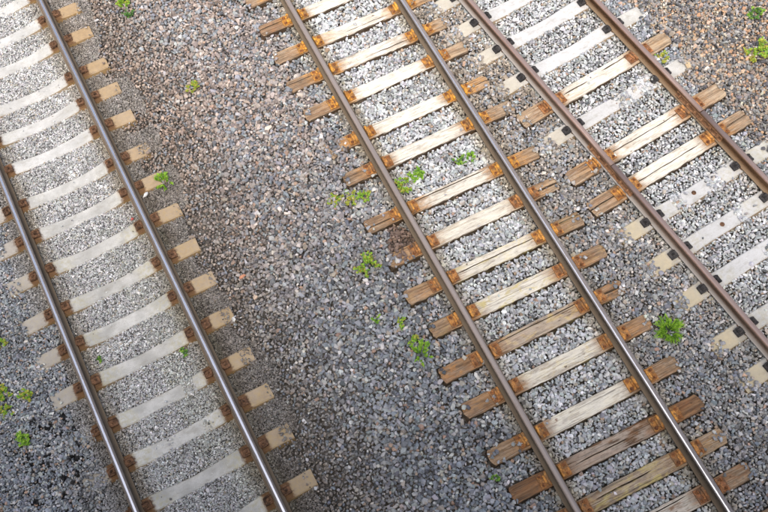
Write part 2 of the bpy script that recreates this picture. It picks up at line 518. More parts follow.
rf_dn = rail('rail', 3, 1, VA, JV - 0.006, M_HEAD_RUST, M_SIDE_BROWN, 'rusty brown rightmost rail, the length below its bolted joint', rg)

# fishplates with bolts at the joints (parts of the upper rail length)
bm = bmesh.new()
sec = [(0.0, -0.052), (0.022, -0.050), (0.027, -0.060), (0.020, -0.075), (0.020, -0.108), (0.030, -0.124), (0.044, -0.130), (0.044, -0.136), (0.0, -0.126)]
r0 = [bm.verts.new((x, -0.46, z)) for x, z in sec]
r1 = [bm.verts.new((x, 0.46, z)) for x, z in sec]
for k in range(len(sec)):
    bm.faces.new((r0[k], r0[(k + 1) % len(sec)], r1[(k + 1) % len(sec)], r1[k]))
bm.faces.new(r0[::-1]); bm.faces.new(r1)
ME_FISH = make_mesh('fishplate', bm, M_FISH)
bm = bmesh.new()
ry = Matrix.Rotation(math.pi / 2, 3, 'Y')
add_cyl(bm, (0.012, 0, 0), 0.021, 0.024, 6, axis=ry)
add_cyl(bm, (0.032, 0, 0), 0.012, 0.022, 8, axis=ry)
ME_FBOLT = make_mesh('bolt', bm, M_FISH)
for r in (re_up, rf_up):
    Lh = (VB - JV - 0.006) / 2
    for s in (-1, 1):
        f = mesh_obj('fishplate', ME_FISH, None, r, loc=(s * 0.009, -Lh - 0.006, 0), rot=(0, 0, 0 if s > 0 else math.pi))
        for k in range(6):
            mesh_obj('bolt', ME_FBOLT, None, f, loc=(0.021, -0.38 + 0.152 * k, -0.092))

# ------------------------------------------------------------------ sleepers
def wood_mesh(seed, L0, L1, width, depth, cracks=(), chip=0.02):
    """beam with uneven worn faces and real splits. cracks: (y, x0, x1, half_width, depth)"""
    R = random.Random(seed)
    L = L1 - L0
    nx = 44
    xs = [L0 + L * i / nx for i in range(nx + 1)]
    base = [-0.5, -0.47, -0.3, -0.1, 0.1, 0.3, 0.47, 0.5]
    ys = [(b_ * width, None) for b_ in base]
    for ci, (cy, x0, x1, hw, dp) in enumerate(cracks):
        ys = [q for q in ys if abs(q[0] - cy) > 0.012 or q[1] is not None]
        ys += [(cy - hw, (ci, 0)), (cy, (ci, 1)), (cy + hw, (ci, 2))]
    ys.sort(key=lambda q: q[0])
    ph = [R.uniform(0, 6.28) for _ in range(12)]
    bm = bmesh.new()

    def wob(x, k, f): return math.sin(x * f + ph[k]) * 0.5 + math.sin(x * f * 2.7 + ph[k + 1]) * 0.3 + math.sin(x * f * 6.1 + ph[k + 2]) * 0.2
    endj = [[R.uniform(0, chip) + (chip * 1.2 if abs(b_[0]) > 0.45 * width else 0) for b_ in ys] for _ in range(2)]
    top, bot = [], []
    for i, x in enumerate(xs):
        rt, rb = [], []
        for j, (y, ck) in enumerate(ys):
            xx = x + (endj[0][j] if i == 0 else 0) - (endj[1][j] if i == nx else 0)
            yy = y + 0.005 * wob(x, 0 if y < 0 else 3, 2.3) + (R.uniform(-0.003, 0.003) if ck is None else 0)
            zz = 0.004 * wob(x + y * 7, 6, 3.1) + R.uniform(-0.0022, 0.0022)
            if abs(y) > 0.49 * width: zz -= 0.010 + R.uniform(0, 0.006)
            if i in (0, nx): zz -= 0.008
            if ck is not None:
                cy, x0, x1, hw, dp = cracks[ck[0]]
                inside = x0 <= x <= x1
                taper = max(0.0, min(1.0, (x - x0) / 0.12, (x1 - x) / 0.12)) if inside else 0.0
                if x0 <= L0 + 0.01: taper = max(taper, min(1.0, (x1 - x) / 0.12)) if inside else taper
                if x1 >= L1 - 0.01: taper = max(taper, min(1.0, (x - x0) / 0.12)) if inside else taper
                yy += 0.006 * wob(x, 8, 5.0)
                if ck[1] == 1: zz -= dp * taper
                else: yy = yy + (cy - y) * (1 - taper) * 0.6
            rt.append(bm.verts.new((xx, yy, zz)))
        for (y, sgn) in ((-0.5 * width, -1), (0.5 * width, 1)):
            rb.append(bm.verts.new((x, y + R.uniform(-0.003, 0.003), -depth)))
        top.append(rt); bot.append(rb)
    for i in range(nx):
        for j in range(len(ys) - 1):
            bm.faces.new((top[i][j], top[i][j + 1], top[i + 1][j + 1], top[i + 1][j]))
        bm.faces.new((bot[i][0], top[i][0], top[i + 1][0], bot[i + 1][0]))
        bm.faces.new((top[i][-1], bot[i][1], bot[i + 1][1], top[i + 1][-1]))
        bm.faces.new((bot[i][1], bot[i][0], bot[i + 1][0], bot[i + 1][1]))
    bm.faces.new([*top[0], bot[0][1], bot[0][0]])
    bm.faces.new([*top[nx], bot[nx][1], bot[nx][0]])
    return bm


def conc_mesh(seed, dip, wmid, wend, half, depth=0.2):
    R = random.Random(seed)
    nx = 40
    bm = bmesh.new()
    rows = []
    ph = R.uniform(0, 6)
    for i in range(nx + 1):
        x = -half + 2 * half * i / nx
        ax = abs(x)
        q = max(0.0, 1 - ax / 0.60)
        z = -dip * (1 - (1 - q) ** 2.2)
        if ax > 0.93: z -= (ax - 0.93) * 0.05
        w = wmid + (wend - wmid) * min(1, ax / 0.75)
        jx = R.uniform(-0.004, 0.004) if i in (0, nx) else 0
        e = 0.0035 * math.sin(x * 9 + ph) + R.uniform(-0.0015, 0.0015)
        rows.append([bm.verts.new((x + jx, -w / 2 - 0.035, z - depth)), bm.verts.new((x, -w / 2 - 0.003 + e, z - 0.012)), bm.verts.new((x - jx, -w / 2 + 0.010 + e, z)),
                     bm.verts.new((x, 0, z + 0.001)), bm.verts.new((x + jx, w / 2 - 0.010 + e, z)), bm.verts.new((x, w / 2 + 0.003 + e, z - 0.012)), bm.verts.new((x, w / 2 + 0.035, z - depth))])
    for a, c in zip(rows, rows[1:]):
        for k in range(7):
            bm.faces.new((a[k], a[(k + 1) % 7], c[(k + 1) % 7], c[k]))
    bm.faces.new(rows[0]); bm.faces.new(rows[-1][::-1])
    return bm


# shared fastening meshes
def plate_mesh():
    bm = bmesh.new()
    add_box(bm, (0, 0, 0.009), (0.40, 0.17, 0.018), 0.003)
    return make_mesh('baseplate', bm, M_PLATE)


def rib_mesh():
    bm = bmesh.new()
    add_box(bm, (0, 0, 0.024), (0.034, 0.165, 0.048), 0.007)
    add_box(bm, (0.028, 0.0, 0.010), (0.03, 0.10, 0.02), 0.004)
    return make_mesh('rib', bm, M_PLATE2)


def screw_mesh():
    bm = bmesh.new()
    add_cyl(bm, (0, 0, 0.006), 0.024, 0.012, 10)
    add_cyl(bm, (0, 0, 0.022), 0.014, 0.026, 4)
    return make_mesh('screw', bm, M_SCREW)


def clip_mesh(mat, name):
    # spring clip on a shoulder: the toe (towards -x) presses on the rail foot
    bm = bmesh.new()
    add_box(bm, (0.045, 0, 0.016), (0.10, 0.13, 0.034), 0.007)
    add_box(bm, (0.012, 0, 0.043), (0.085, 0.085, 0.018), 0.005, Matrix.Rotation(0.18, 3, 'Y'))
    for q in (-1, 1):
        add_tube(bm, [(-0.028, q * 0.052, 0.030), (0.0, q * 0.058, 0.052), (0.05, q * 0.058, 0.050), (0.085, q * 0.045, 0.030)], 0.0125, 6)
    return make_mesh(name, bm, mat)


def nut_mesh(mat):
    bm = bmesh.new()
    add_cyl(bm, (0, 0, 0.007), 0.028, 0.010, 10)
    add_cyl(bm, (0, 0, 0.024), 0.021, 0.026, 6)
    add_cyl(bm, (0, 0, 0.042), 0.011, 0.022, 8)
    return make_mesh('nut', bm, mat)


ME_PLATE, ME_RIB, ME_SCREW = plate_mesh(), rib_mesh(), screw_mesh()
ME_CLIP, ME_NUT = clip_mesh(M_CLIP, 'clip'), nut_mesh(M_CLIP)
ME_BCLIP, ME_BNUT = clip_mesh(M_BLACK, 'clip'), nut_mesh(M_BLACK)
bm = bmesh.new(); add_cyl(bm, (0, 0, 0), 0.032, 0.006, 10); add_cyl(bm, (0, 0, 0.006), 0.018, 0.008, 8)
ME_CAP = make_mesh('plug', bm, M_CLIP)

FOOT = []          # footprints: (track, v, u0, u1, half width) for keeping stones off the tops


def wood_sleeper(t, v, label, tone, bleach, rust, lichen=0.0, L=(-1.3, 1.3), width=0.212, cracks=(), rz=0.0, dz=0.0, chip=0.02, plates=True, group=None):
    seed = int((v + 20) * 1000) + t
    root = empty('wooden_sleeper', W(t, 0, v, ZTOP[t] + dz), TR[t][1] + rz)
    tag(root, label, 'sleeper', group)
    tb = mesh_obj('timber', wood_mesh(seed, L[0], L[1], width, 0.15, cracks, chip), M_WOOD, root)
    tb['tone'] = float(tone); tb['bleach'] = float(bleach); tb['rust'] = float(rust) * (0.85 if v < 5 else 1.0) * random.Random(seed + 9).uniform(.6, 1.0); tb['lichen'] = float(lichen)
    tb['hue'] = min(1.0, max(0.1, 0.05 + 0.11 * (v - 0.5)))
    tb['tone_right'] = 0.3 if v > 4.2 else 0.0
    tb['patch'] = 0.9 if 2.8 < v < 3 else (0.45 if v < 1.0 or 2.2 < v < 2.5 else 0.2)
    R = random.Random(seed)
    for s in (-1, 1):
        p = mesh_obj('baseplate', ME_PLATE, None, root, loc=(s * G / 2, R.uniform(-.008, .008), -dz), rot=(0, 0, R.uniform(-.03, .03)))
        hue = min(1.0, max(0.0, (0.22 + 0.11 * (v - 1.0)) * rust * (0.7 if t == 3 else 1) + R.uniform(-.3, .3)))
        p['hue'] = hue
        for q in (-1, 1):
            rb_ = mesh_obj('rib', ME_RIB, None, p, loc=(q * 0.092, 0, 0.016), rot=(0, 0, (0 if q > 0 else math.pi)))
            rb_['hue'] = min(1.0, hue + .15)
            for w in (-1, 1):
                mesh_obj('screw', ME_SCREW, None, p, loc=(q * 0.160, w * 0.052, 0.017), rot=(0, 0, R.uniform(0, 1.5)))
    FOOT.append((t, v, L[0], L[1], width / 2, rz))
    return root


def concrete_sleeper(t, v, label, warm, lichen, clips, nuts, dip, half=1.225, wmid=0.175, wend=0.205, seat=1.0, rz=0.0, plug=False, group=None):
    seed = int((v + 20) * 1000) + t
    root = empty('concrete_sleeper', W(t, 0, v, ZTOP[t]), TR[t][1] + rz)
    tag(root, label, 'sleeper', group)
    cb = mesh_obj('concrete_block', conc_mesh(seed, dip, wmid, wend, half), M_CONC, root)
    cb['warm'] = float(warm); cb['lichen'] = float(lichen); cb['seat'] = float(seat); cb['stub'] = (0.9 if v < 4 else 0.45) if t == 3 else 0.0; cb['pale'] = 0.75 if (t == 3 and v > 2.0) else (0.35 if t == 3 else 0.25 if v > 8 else 0.0)
    R = random.Random(seed)
    for s in (-1, 1):
        pm = bpy.data.meshes.get('rail_pad')
        if pm is None:
            bm = bmesh.new(); add_box(bm, (0, 0, 0.0105), (0.148, 0.16, 0.0205), 0.002); pm = make_mesh('rail_pad', bm, M_CLIP)
        mesh_obj('rail_pad', pm, None, root, loc=(s * G / 2, 0, 0))
        for q in (-1, 1):
            c = mesh_obj('clip', clips, None, root, loc=(s * G / 2 + q * 0.088, R.uniform(-.006, .006), 0.001), rot=(0, 0, (0 if q > 0 else math.pi) + R.uniform(-.08, .08)))
            mesh_obj('nut', nuts, None, c, loc=(0.03, 0, 0.040), rot=(0, 0, R.uniform(0, 1)))
            c.scale = (.82, .82, .9) if t == 3 else (.86, .80, .85)
    if plug:
        mesh_obj('plug', ME_CAP, None, root, loc=(-0.05, 0.005, -dip + 0.004))
    FOOT.append((t, v, -half + .01, half - .01, wmid / 2 - 0.006, rz))
    return root


ORD = ['first', 'second', 'third', 'fourth', 'fifth', 'sixth', 'seventh', 'eighth', 'ninth', 'tenth', 'eleventh', 'twelfth', 'thirteenth', 'fourteenth', 'fifteenth', 'sixteenth', 'seventeenth', 'eighteenth']

# left track: concrete sleepers (v along the track, from the top of the photo to the bottom)
V1 = [11.27, 10.712, 10.178, 9.512, 8.999, 8.451, 7.821, 7.284, 6.708, 6.091, 5.543, 4.968, 4.353, 3.811, 3.234, 2.601]
g1 = 'concrete sleepers of the left track'
for i, v in enumerate(V1):
    nb = len(V1) - 1 - i
    if i == 0: lab = 'pale concrete sleeper cut off by the top left corner of the photo'
    elif nb == 0: lab = 'lowest concrete sleeper of the left track, cut by the bottom edge'
    elif v == 4.353: lab = 'concrete sleeper broken by gravel near the right rail of the left track, fourth from bottom'
    elif v == 3.811: lab = 'concrete sleeper of the left track with gravel crumbs on it, third from bottom'
    elif nb == 1: lab = 'concrete sleeper of the left track, second from bottom, its left end buried'
    elif i < 8: lab = 'dipped pale concrete sleeper with ochre right end, %s from top of the left track' % ORD[i]
    else: lab = 'dipped grey concrete sleeper of the left track, %s from bottom of the photo' % ORD[nb]
    concrete_sleeper(1, v, lab, max(.8, 1.0 - .02 * i), 0.15 if i < 8 else 0.8, ME_CLIP, ME_NUT, 0.075, group=g1)
OUT = {11.87: 'first one beyond the top edge', 12.45: 'second one beyond the top edge', 13.03: 'third one beyond the top edge', 1.99: 'first one below the bottom edge', 1.40: 'second one below the bottom edge', 0.80: 'third one below the bottom edge'}
for v, w_ in OUT.items():
    concrete_sleeper(1, v, 'concrete sleeper of the left track outside the photo, ' + w_, 0.9, 0.5, ME_CLIP, ME_NUT, 0.075, group=g1)

# middle track: wooden sleepers
g2 = 'wooden sleepers of the middle track'
S2 = [  # v, tone, bleach, rust, lichen, (L0, L1), cracks, label
    (9.36, .45, .85, .8, 0, (-1.3, 1.3), (), 'wooden sleeper of the middle track showing only its left end at the top edge'),
    (8.776, .25, .95, 1, 0, (-1.32, 1.28), ((.03, -1.4, -.9, .009, .03),), 'white wooden sleeper with dark left end, second from top of the middle track'),
    (8.207, .55, .95, 1, 0, (-1.34, 1.28), ((-.04, -.2, .5, .005, .012),), 'white wooden sleeper with orange plates and tan left end, third from top of middle track'),
    (7.654, .42, .90, 1, 0, (-1.35, 1.22), ((-.03, .0, .8, .007, .02), (.04, -1.4, -.8, .006, .02)), 'white wooden sleeper with brown worn streaks, fourth from the top of the middle track'),
    (7.112, .50, 1.0, 1, 0, (-1.33, 1.26), (), 'white wooden sleeper of the middle track, fifth from the top, orange beside both rails'),
    (6.446, .55, 1.0, .95, 0, (-1.12, 1.24), ((.0, .5, 1.3, .006, .02),), 'white wooden sleeper with short left end beside the loose wood chip'),
    (5.911, .42, .95, .85, 0, (-1.27, 1.34), ((.035, .9, 1.4, .010, .03), (.04, -1.4, -.9, .006, .02)), 'cream wooden sleeper of the middle track just above the weeds growing between the rails'),
    (5.118, .40, .90, .9, .1, (-1.32, 1.28), ((.065, -.6, .5, .008, .03), (-.02, -1.4, -.9, .008, .03)), 'grey-white wooden sleeper of the middle track just below the weeds, with split upper edge'),
    (4.555, .45, .95, .7, .2, (-1.28, 1.26), ((.0, .85, 1.4, .012, .04),), 'cream wooden sleeper with split right end and left end hidden under gravel'),
    (3.976, .42, .92, .7, .6, (-1.30, 1.28), ((.02, -.6, .6, .007, .02), (.05, .8, 1.4, .008, .02)), 'greenish cream wooden sleeper with fine lengthwise split, ninth from the bottom of the middle track'),
    (3.438, .35, .95, .75, .85, (-1.22, 1.30), (), 'yellowish cream wooden sleeper of the middle track directly above the brown patchy one'),
    (2.888, .30, .35, .95, .6, (-1.38, 1.24), ((.06, -.6, .6, .006, .03), (.0, .8, 1.4, .012, .03)), 'brown and rust-patched wooden sleeper of the middle track with dark right end'),
    (2.358, .38, .92, .85, .45, (-1.34, 1.28), ((-.02, -1.0, -.9, .004, .01),), 'whitish wooden sleeper of the middle track directly below the brown patchy one'),
    (1.743, .42, .95, .8, .2, (-1.33, 1.28), (), 'pale grey wooden sleeper with reddish right end, directly above the dark brown one'),
    (1.231, .02, .34, .75, 0, (-1.31, 1.26), ((-.01, -.45, .3, .007, .02),), 'dark brown wooden sleeper near the bottom of the middle track'),
    (0.764, .70, .12, .7, .8, (-1.30, 1.27), ((.02, -.5, .3, .009, .025),), 'golden tan wooden sleeper of the middle track, second from the bottom, with a chipped hollow'),
    (0.298, .45, .62, .75, 0, (-1.30, 1.30), ((.07, -.4, .5, .006, .02),), 'tan wooden sleeper of the middle track cut by the bottom edge of the photo'),
    (-0.25, .30, .30, .7, 0, (-1.30, 1.30), (), 'wooden sleeper showing only a brown right end in the bottom right corner'),
]
for v, tone, bl, ru, li, L, ck, lab in S2:
    wood_sleeper(2, v, lab, tone, bl, ru, li, L, cracks=ck, rz=random.Random(int(v * 100)).uniform(-.012, .012), group=g2)
for v, w_ in {9.95: 'first one beyond the top edge', 10.5: 'second one beyond the top edge', 11.1: 'third one beyond the top edge', -0.8: 'first one below the bottom edge', -1.35: 'second one below the bottom edge'}.items():
    wood_sleeper(2, v, 'wooden sleeper of the middle track outside the photo, ' + w_, .4, .6, .8, 0, group=g2)

# right track: concrete and wooden sleepers mixed
g3c = 'concrete sleepers of the right track'
g3w = 'wooden sleepers of the right track'
for v, plug, lab in [
    (7.766, False, 'white concrete sleeper of the right track cut by the top edge of the photo'),
    (7.208, False, 'white concrete sleeper of the right track, second from the top edge'),
    (6.629, False, 'white dipped concrete sleeper of the right track, third from the top edge'),
    (6.035, False, 'white dipped concrete sleeper of the right track directly above the uppermost wooden sleeper'),
    (4.975, False, 'half-buried concrete sleeper between the wooden sleepers of the right track'),
    (3.29, True, 'gravel-broken concrete sleeper of the right track directly below the rail joints'),
    (2.733, True, 'concrete sleeper of the right track with a dark plug, second below the rail joints'),
    (2.174, False, 'concrete sleeper of the right track, third below the rail joints, reaching the right edge'),
    (1.501, False, 'mossy ended concrete sleeper of the right track, lowest but one on the right edge'),
    (0.967, False, 'lowest concrete sleeper of the right track showing only its yellowish left end'),
]:
    concrete_sleeper(3, v, lab, 0.0, 0.5 if v < 4 else 0.1, ME_BCLIP, ME_BNUT, 0.045 if v > 5.5 else 0.012, half=1.27, wmid=0.20, wend=0.22, seat=0.15, plug=plug, group=g3c)
for v, tone, bl, ru, L, ck, lab in [
    (5.453, .70, .98, .55, (-1.30, 1.30), ((.03, -.55, -.1, .010, .03), (.06, .1, .7, .008, .02)), 'white wooden sleeper of the right track, the uppermost wooden one, with splintered right end'),
    (4.348, .60, .95, .9, (-1.30, 1.34), ((.02, -.6, .8, .006, .02),), 'white wooden sleeper of the right track on the upper side of the rail joints'),
    (3.824, .65, .95, .85, (-1.34, 1.33), ((.0, -1.4, .5, .008, .035), (.02, .8, 1.4, .008, .02)), 'white wooden sleeper with a long split, on the lower side of the rail joints'),
]:
    wood_sleeper(3, v, lab, tone, bl, ru, 0, L, 0.25, ck, group=g3w)
for v, w_ in {8.35: 'first one beyond the top edge', 8.93: 'second one beyond the top edge', 9.5: 'third one beyond the top edge', 0.40: 'first one below the bottom edge', -0.18: 'second one below the bottom edge'}.items():
    concrete_sleeper(3, v, 'concrete sleeper of the right track outside the photo, ' + w_, 0.0, 0.2, ME_BCLIP, ME_BNUT, 0.04, half=1.27, wmid=0.20, wend=0.22, seat=0.15, group=g3c)

# ------------------------------------------------------------------ ballast (real stones, instanced)
proto = bpy.data.collections.new('stone_prototypes')
for k in range(16):
    R = random.Random(100 + k)
    bm = bmesh.new()
    e = (R.uniform(.40, .60), R.uniform(.36, .52), R.uniform(.26, .42))
    for _ in range(13):
        d = Vector((R.gauss(0, 1), R.gauss(0, 1), R.gauss(0, 1))).normalized() * R.uniform(.86, 1.08)
        bm.verts.new((d.x * e[0], d.y * e[1], d.z * e[2]))
    res = bmesh.ops.convex_hull(bm, input=bm.verts)
    bmesh.ops.delete(bm, geom=[v for v in bm.verts if not v.link_faces], context='VERTS')
    me = make_mesh('stone', bm, M_STONE)
    proto.objects.link(bpy.data.objects.new('stone', me))


def gn_group():
    ng = bpy.data.node_groups.new('scatter_stones', 'GeometryNodeTree')
    ng.interface.new_socket('Geometry', in_out='INPUT', socket_type='NodeSocketGeometry')
    ng.interface.new_socket('Geometry', in_out='OUTPUT', socket_type='NodeSocketGeometry')
    gi = ng.nodes.new('NodeGroupInput'); go = ng.nodes.new('NodeGroupOutput')
    ci = ng.nodes.new('GeometryNodeCollectionInfo')
    ci.inputs['Collection'].default_value = proto
    ci.inputs['Separate Children'].default_value = True
    ci.inputs['Reset Children'].default_value = True
    ip = ng.nodes.new('GeometryNodeInstanceOnPoints')

    def na(name, typ):
        x = ng.nodes.new('GeometryNodeInputNamedAttribute'); x.data_type = typ
        x.inputs['Name'].default_value = name
        return x.outputs['Attribute']
    er = ng.nodes.new('FunctionNodeEulerToRotation')
    ng.links.new(na('rot', 'FLOAT_VECTOR'), er.inputs[0])
    ng.links.new(gi.outputs[0], ip.inputs['Points'])
    ng.links.new(ci.outputs[0], ip.inputs['Instance'])
    ip.inputs['Pick Instance'].default_value = True
    ng.links.new(na('idx', 'INT'), ip.inputs['Instance Index'])
    ng.links.new(er.outputs[0], ip.inputs['Rotation'])
    ng.links.new(na('scl', 'FLOAT_VECTOR'), ip.inputs['Scale'])
    ng.links.new(ip.outputs[0], go.inputs[0])
    return ng


NG = gn_group()


def vnoise(x, y, s, seed):
    """cheap smooth value noise"""
    r = np.random.default_rng(seed)
    T = r.random((64, 64))
    fx, fy = x / s + 100.3, y / s + 100.7
    ix, iy = np.floor(fx).astype(int), np.floor(fy).astype(int)
    tx, ty = fx - ix, fy - iy
    tx, ty = tx * tx * (3 - 2 * tx), ty * ty * (3 - 2 * ty)
    g = lambda a, b_: T[a % 64, b_ % 64]
    return (g(ix, iy) * (1 - tx) + g(ix + 1, iy) * tx) * (1 - ty) + (g(ix, iy + 1) * (1 - tx) + g(ix + 1, iy + 1) * tx) * ty


def loc_arr(t, x, y):
    o, a = TR[t]
    return x * math.cos(a) + y * math.sin(a) - o, -x * math.sin(a) + y * math.cos(a)


VIEW = [(-6.5, 13.2), (7.6, 6.2), (2.6, -2.4), (-8.9, 2.6)]      # patch of ground covered in single stones


def in_view(x, y):
    m = np.ones_like(x, bool)
    for (x0, y0), (x1, y1) in zip(VIEW, VIEW[1:] + VIEW[:1]):
        m &= ((x1 - x0) * (y - y0) - (y1 - y0) * (x - x0)) <= 0
    return m


def zone_of(x, y):
    """0 left bank, 1 fine gravel in the left track, 2 strip between left and middle track, 3 middle and right track beds, 4 right bank"""
    u1, _ = loc_arr(1, x, y); u3, _ = loc_arr(3, x, y)
    w = (vnoise(x, y, 0.35, 3) - .5) * 0.5
    z = np.full(x.shape, 2)
    z[u1 + w < 1.22] = 1
    z[u1 + w * .7 < -0.95] = 0
    z[x + w * 0.6 > -1.05] = 3
    z[u3 + w > 1.25] = 4
    return z


def ground_z(x, y):
    u1, _ = loc_arr(1, x, y); u2 = x; u3, _ = loc_arr(3, x, y)
    z = np.full(x.shape, -0.245)
    z = np.where(np.abs(u2) < 1.7, -0.215, z)
    z = np.where(np.abs(u2) < .66, -0.217, z)
    z = np.where(np.abs(u1) < 1.25, -0.225, z)
    z = np.where(np.abs(u1) < 0.55, -0.252, z)
    z = np.where(np.abs(u3) < 1.5, -0.212, z)
    z = np.where((np.abs(u3) < .62), -0.220, z)
    # ballast pulled up over the ends of the sleepers at the lower left
    z = np.where((u1 < -0.93) & (y < 4.9), -0.205, z)
    return z + (vnoise(x, y, 0.5, 21) - .5) * 0.035 + (vnoise(x, y, 0.16, 22) - .5) * 0.016


# gravel lying on top of sleepers: (track, v, u0, u1, cover)
BURY = [(2, 6.446, -1.4, -1.05, 1), (2, 4.555, -1.4, -1.02, 1), (2, 4.555, -1.02, -.9, .35), (2, 5.911, -.82, -.70, .3),
        (3, 4.975, .25, .75, .45), (3, 4.975, -.02, .22, 2.4), (3, 4.975, .4, .66, 2.0), (3, 3.29, -.38, -.22, 2.6), (3, 3.29, .17, .38, 2.6), (3, 2.733, .17, .31, 2.2), (3, 2.174, .1, .25, .5),
        (3, 4.348, -1.0, -.84, .45), (3, 4.348, -1.4, -1.28, 1), (3, 4.975, -1.4, -1.2, 1), (3, 6.035, -1.4, -1.18, 1), (3, 6.629, -1.4, -1.17, .8), (3, 7.208, -1.4, -1.22, .7),
        (1, 4.353, .27, .42, 2.2), (1, 3.811, .30, .40, .55), (1, 3.811, -.16, -.10, .5), (1, 4.353, -1.4, -.90, 2.6), (1, 3.811, -1.4, -.92, 1.9), (1, 3.234, -1.4, -.86, 2.6), (1, 2.601, -1.4, -.86, 2.6),
        (2, 1.743, -1.0, -.88, .35), (2, 2.358, -.96, -.86, .4), (2, 1.743, -.5, -.38, .12), (2, 5.118, -1.02, -.9, .2), (2, 4.555, .95, 1.08, .4), (2, 3.976, 1.3, 1.4, 1)]

RB = random.Random(5)
for (t_, v_, u0_, u1_, hw_, rz_) in FOOT:
    for e0, e1 in ((u0_ - .02, u0_ + RB.uniform(.04, .17)), (u1_ - RB.uniform(.04, .17), u1_ + .02)):
        BURY.append((t_, v_, e0, e1, RB.uniform(.1, .9)))
    BURY.append((t_, v_, -.6, .6, RB.uniform(0, .02)))
    if t_ == 2 and RB.random() < .6:
        q_ = RB.choice((-1, 1)); BURY.append((t_, v_, q_ * .93 - .09, q_ * .93 + .09, RB.uniform(.05, .4)))
    if t_ == 3 and hw_ < .105:
        BURY.append((t_, v_, -1.4, -1.12, 1.3))
PAL = {
    'grey': [((.235, .255, .285), 34), ((.31, .325, .345), 27), ((.165, .18, .205), 20), ((.42, .425, .43), 11), ((.35, .315, .28), 7), ((.37, .26, .20), 2.5), ((.58, .575, .56), 4), ((.09, .095, .105), 6)],
    'fine': [((.44, .445, .45), 40), ((.54, .545, .55), 24), ((.31, .315, .32), 20), ((.13, .13, .13), 9), ((.68, .68, .68), 7), ((.37, .335, .275), 5)],
    'bed': [((.41, .43, .45), 36), ((.52, .535, .55), 28), ((.29, .305, .325), 17), ((.66, .67, .67), 10), ((.40, .37, .325), 7), ((.34, .25, .19), 2.5), ((.12, .125, .135), 5)],
    'tan': [((.29, .24, .195), 22), ((.42, .31, .225), 14), ((.46, .29, .18), 9), ((.20, .20, .21), 26), ((.32, .31, .30), 15), ((.105, .105, .115), 16), ((.55, .49, .41), 6)],
}


def pick(pal, nn, r):
    cs = np.array([c for c, _ in PAL[pal]]); w = np.array([w_ for _, w_ in PAL[pal]], float)
    return cs[r.choice(len(cs), nn, p=w / w.sum())] * r.uniform(.8, 1.2, (nn, 1)) * (1 + r.normal(0, .025, (nn, 3)))


def hexgrid(s, jit, r, ox):
    x0, x1, y0, y1 = -9.2, 7.9, -2.8, 13.5
    ny = int((y1 - y0) / (s * .866)); nx_ = int((x1 - x0) / s)
    X, Y = np.meshgrid(np.arange(nx_) * s, np.arange(ny) * s * .866)
    X[1::2] += s / 2
    X = X.ravel() + x0 + ox; Y = Y.ravel() + y0 + ox * .7
    return X + r.uniform(-jit, jit, X.shape) * s, Y + r.uniform(-jit, jit, Y.shape) * s


def near_rail(x, y):
    d = np.full(x.shape, 9.0); which = np.zeros(x.shape, int)
    for t in (1, 2, 3):
        u, _ = loc_arr(t, x, y)
        q = np.minimum(np.abs(u - G / 2), np.abs(u + G / 2))
        which = np.where(q < d, t, which); d = np.minimum(d, q)
    return d, which


SIZE = {0: .034, 1: .0228, 2: .051, 3: .044, 4: .043}


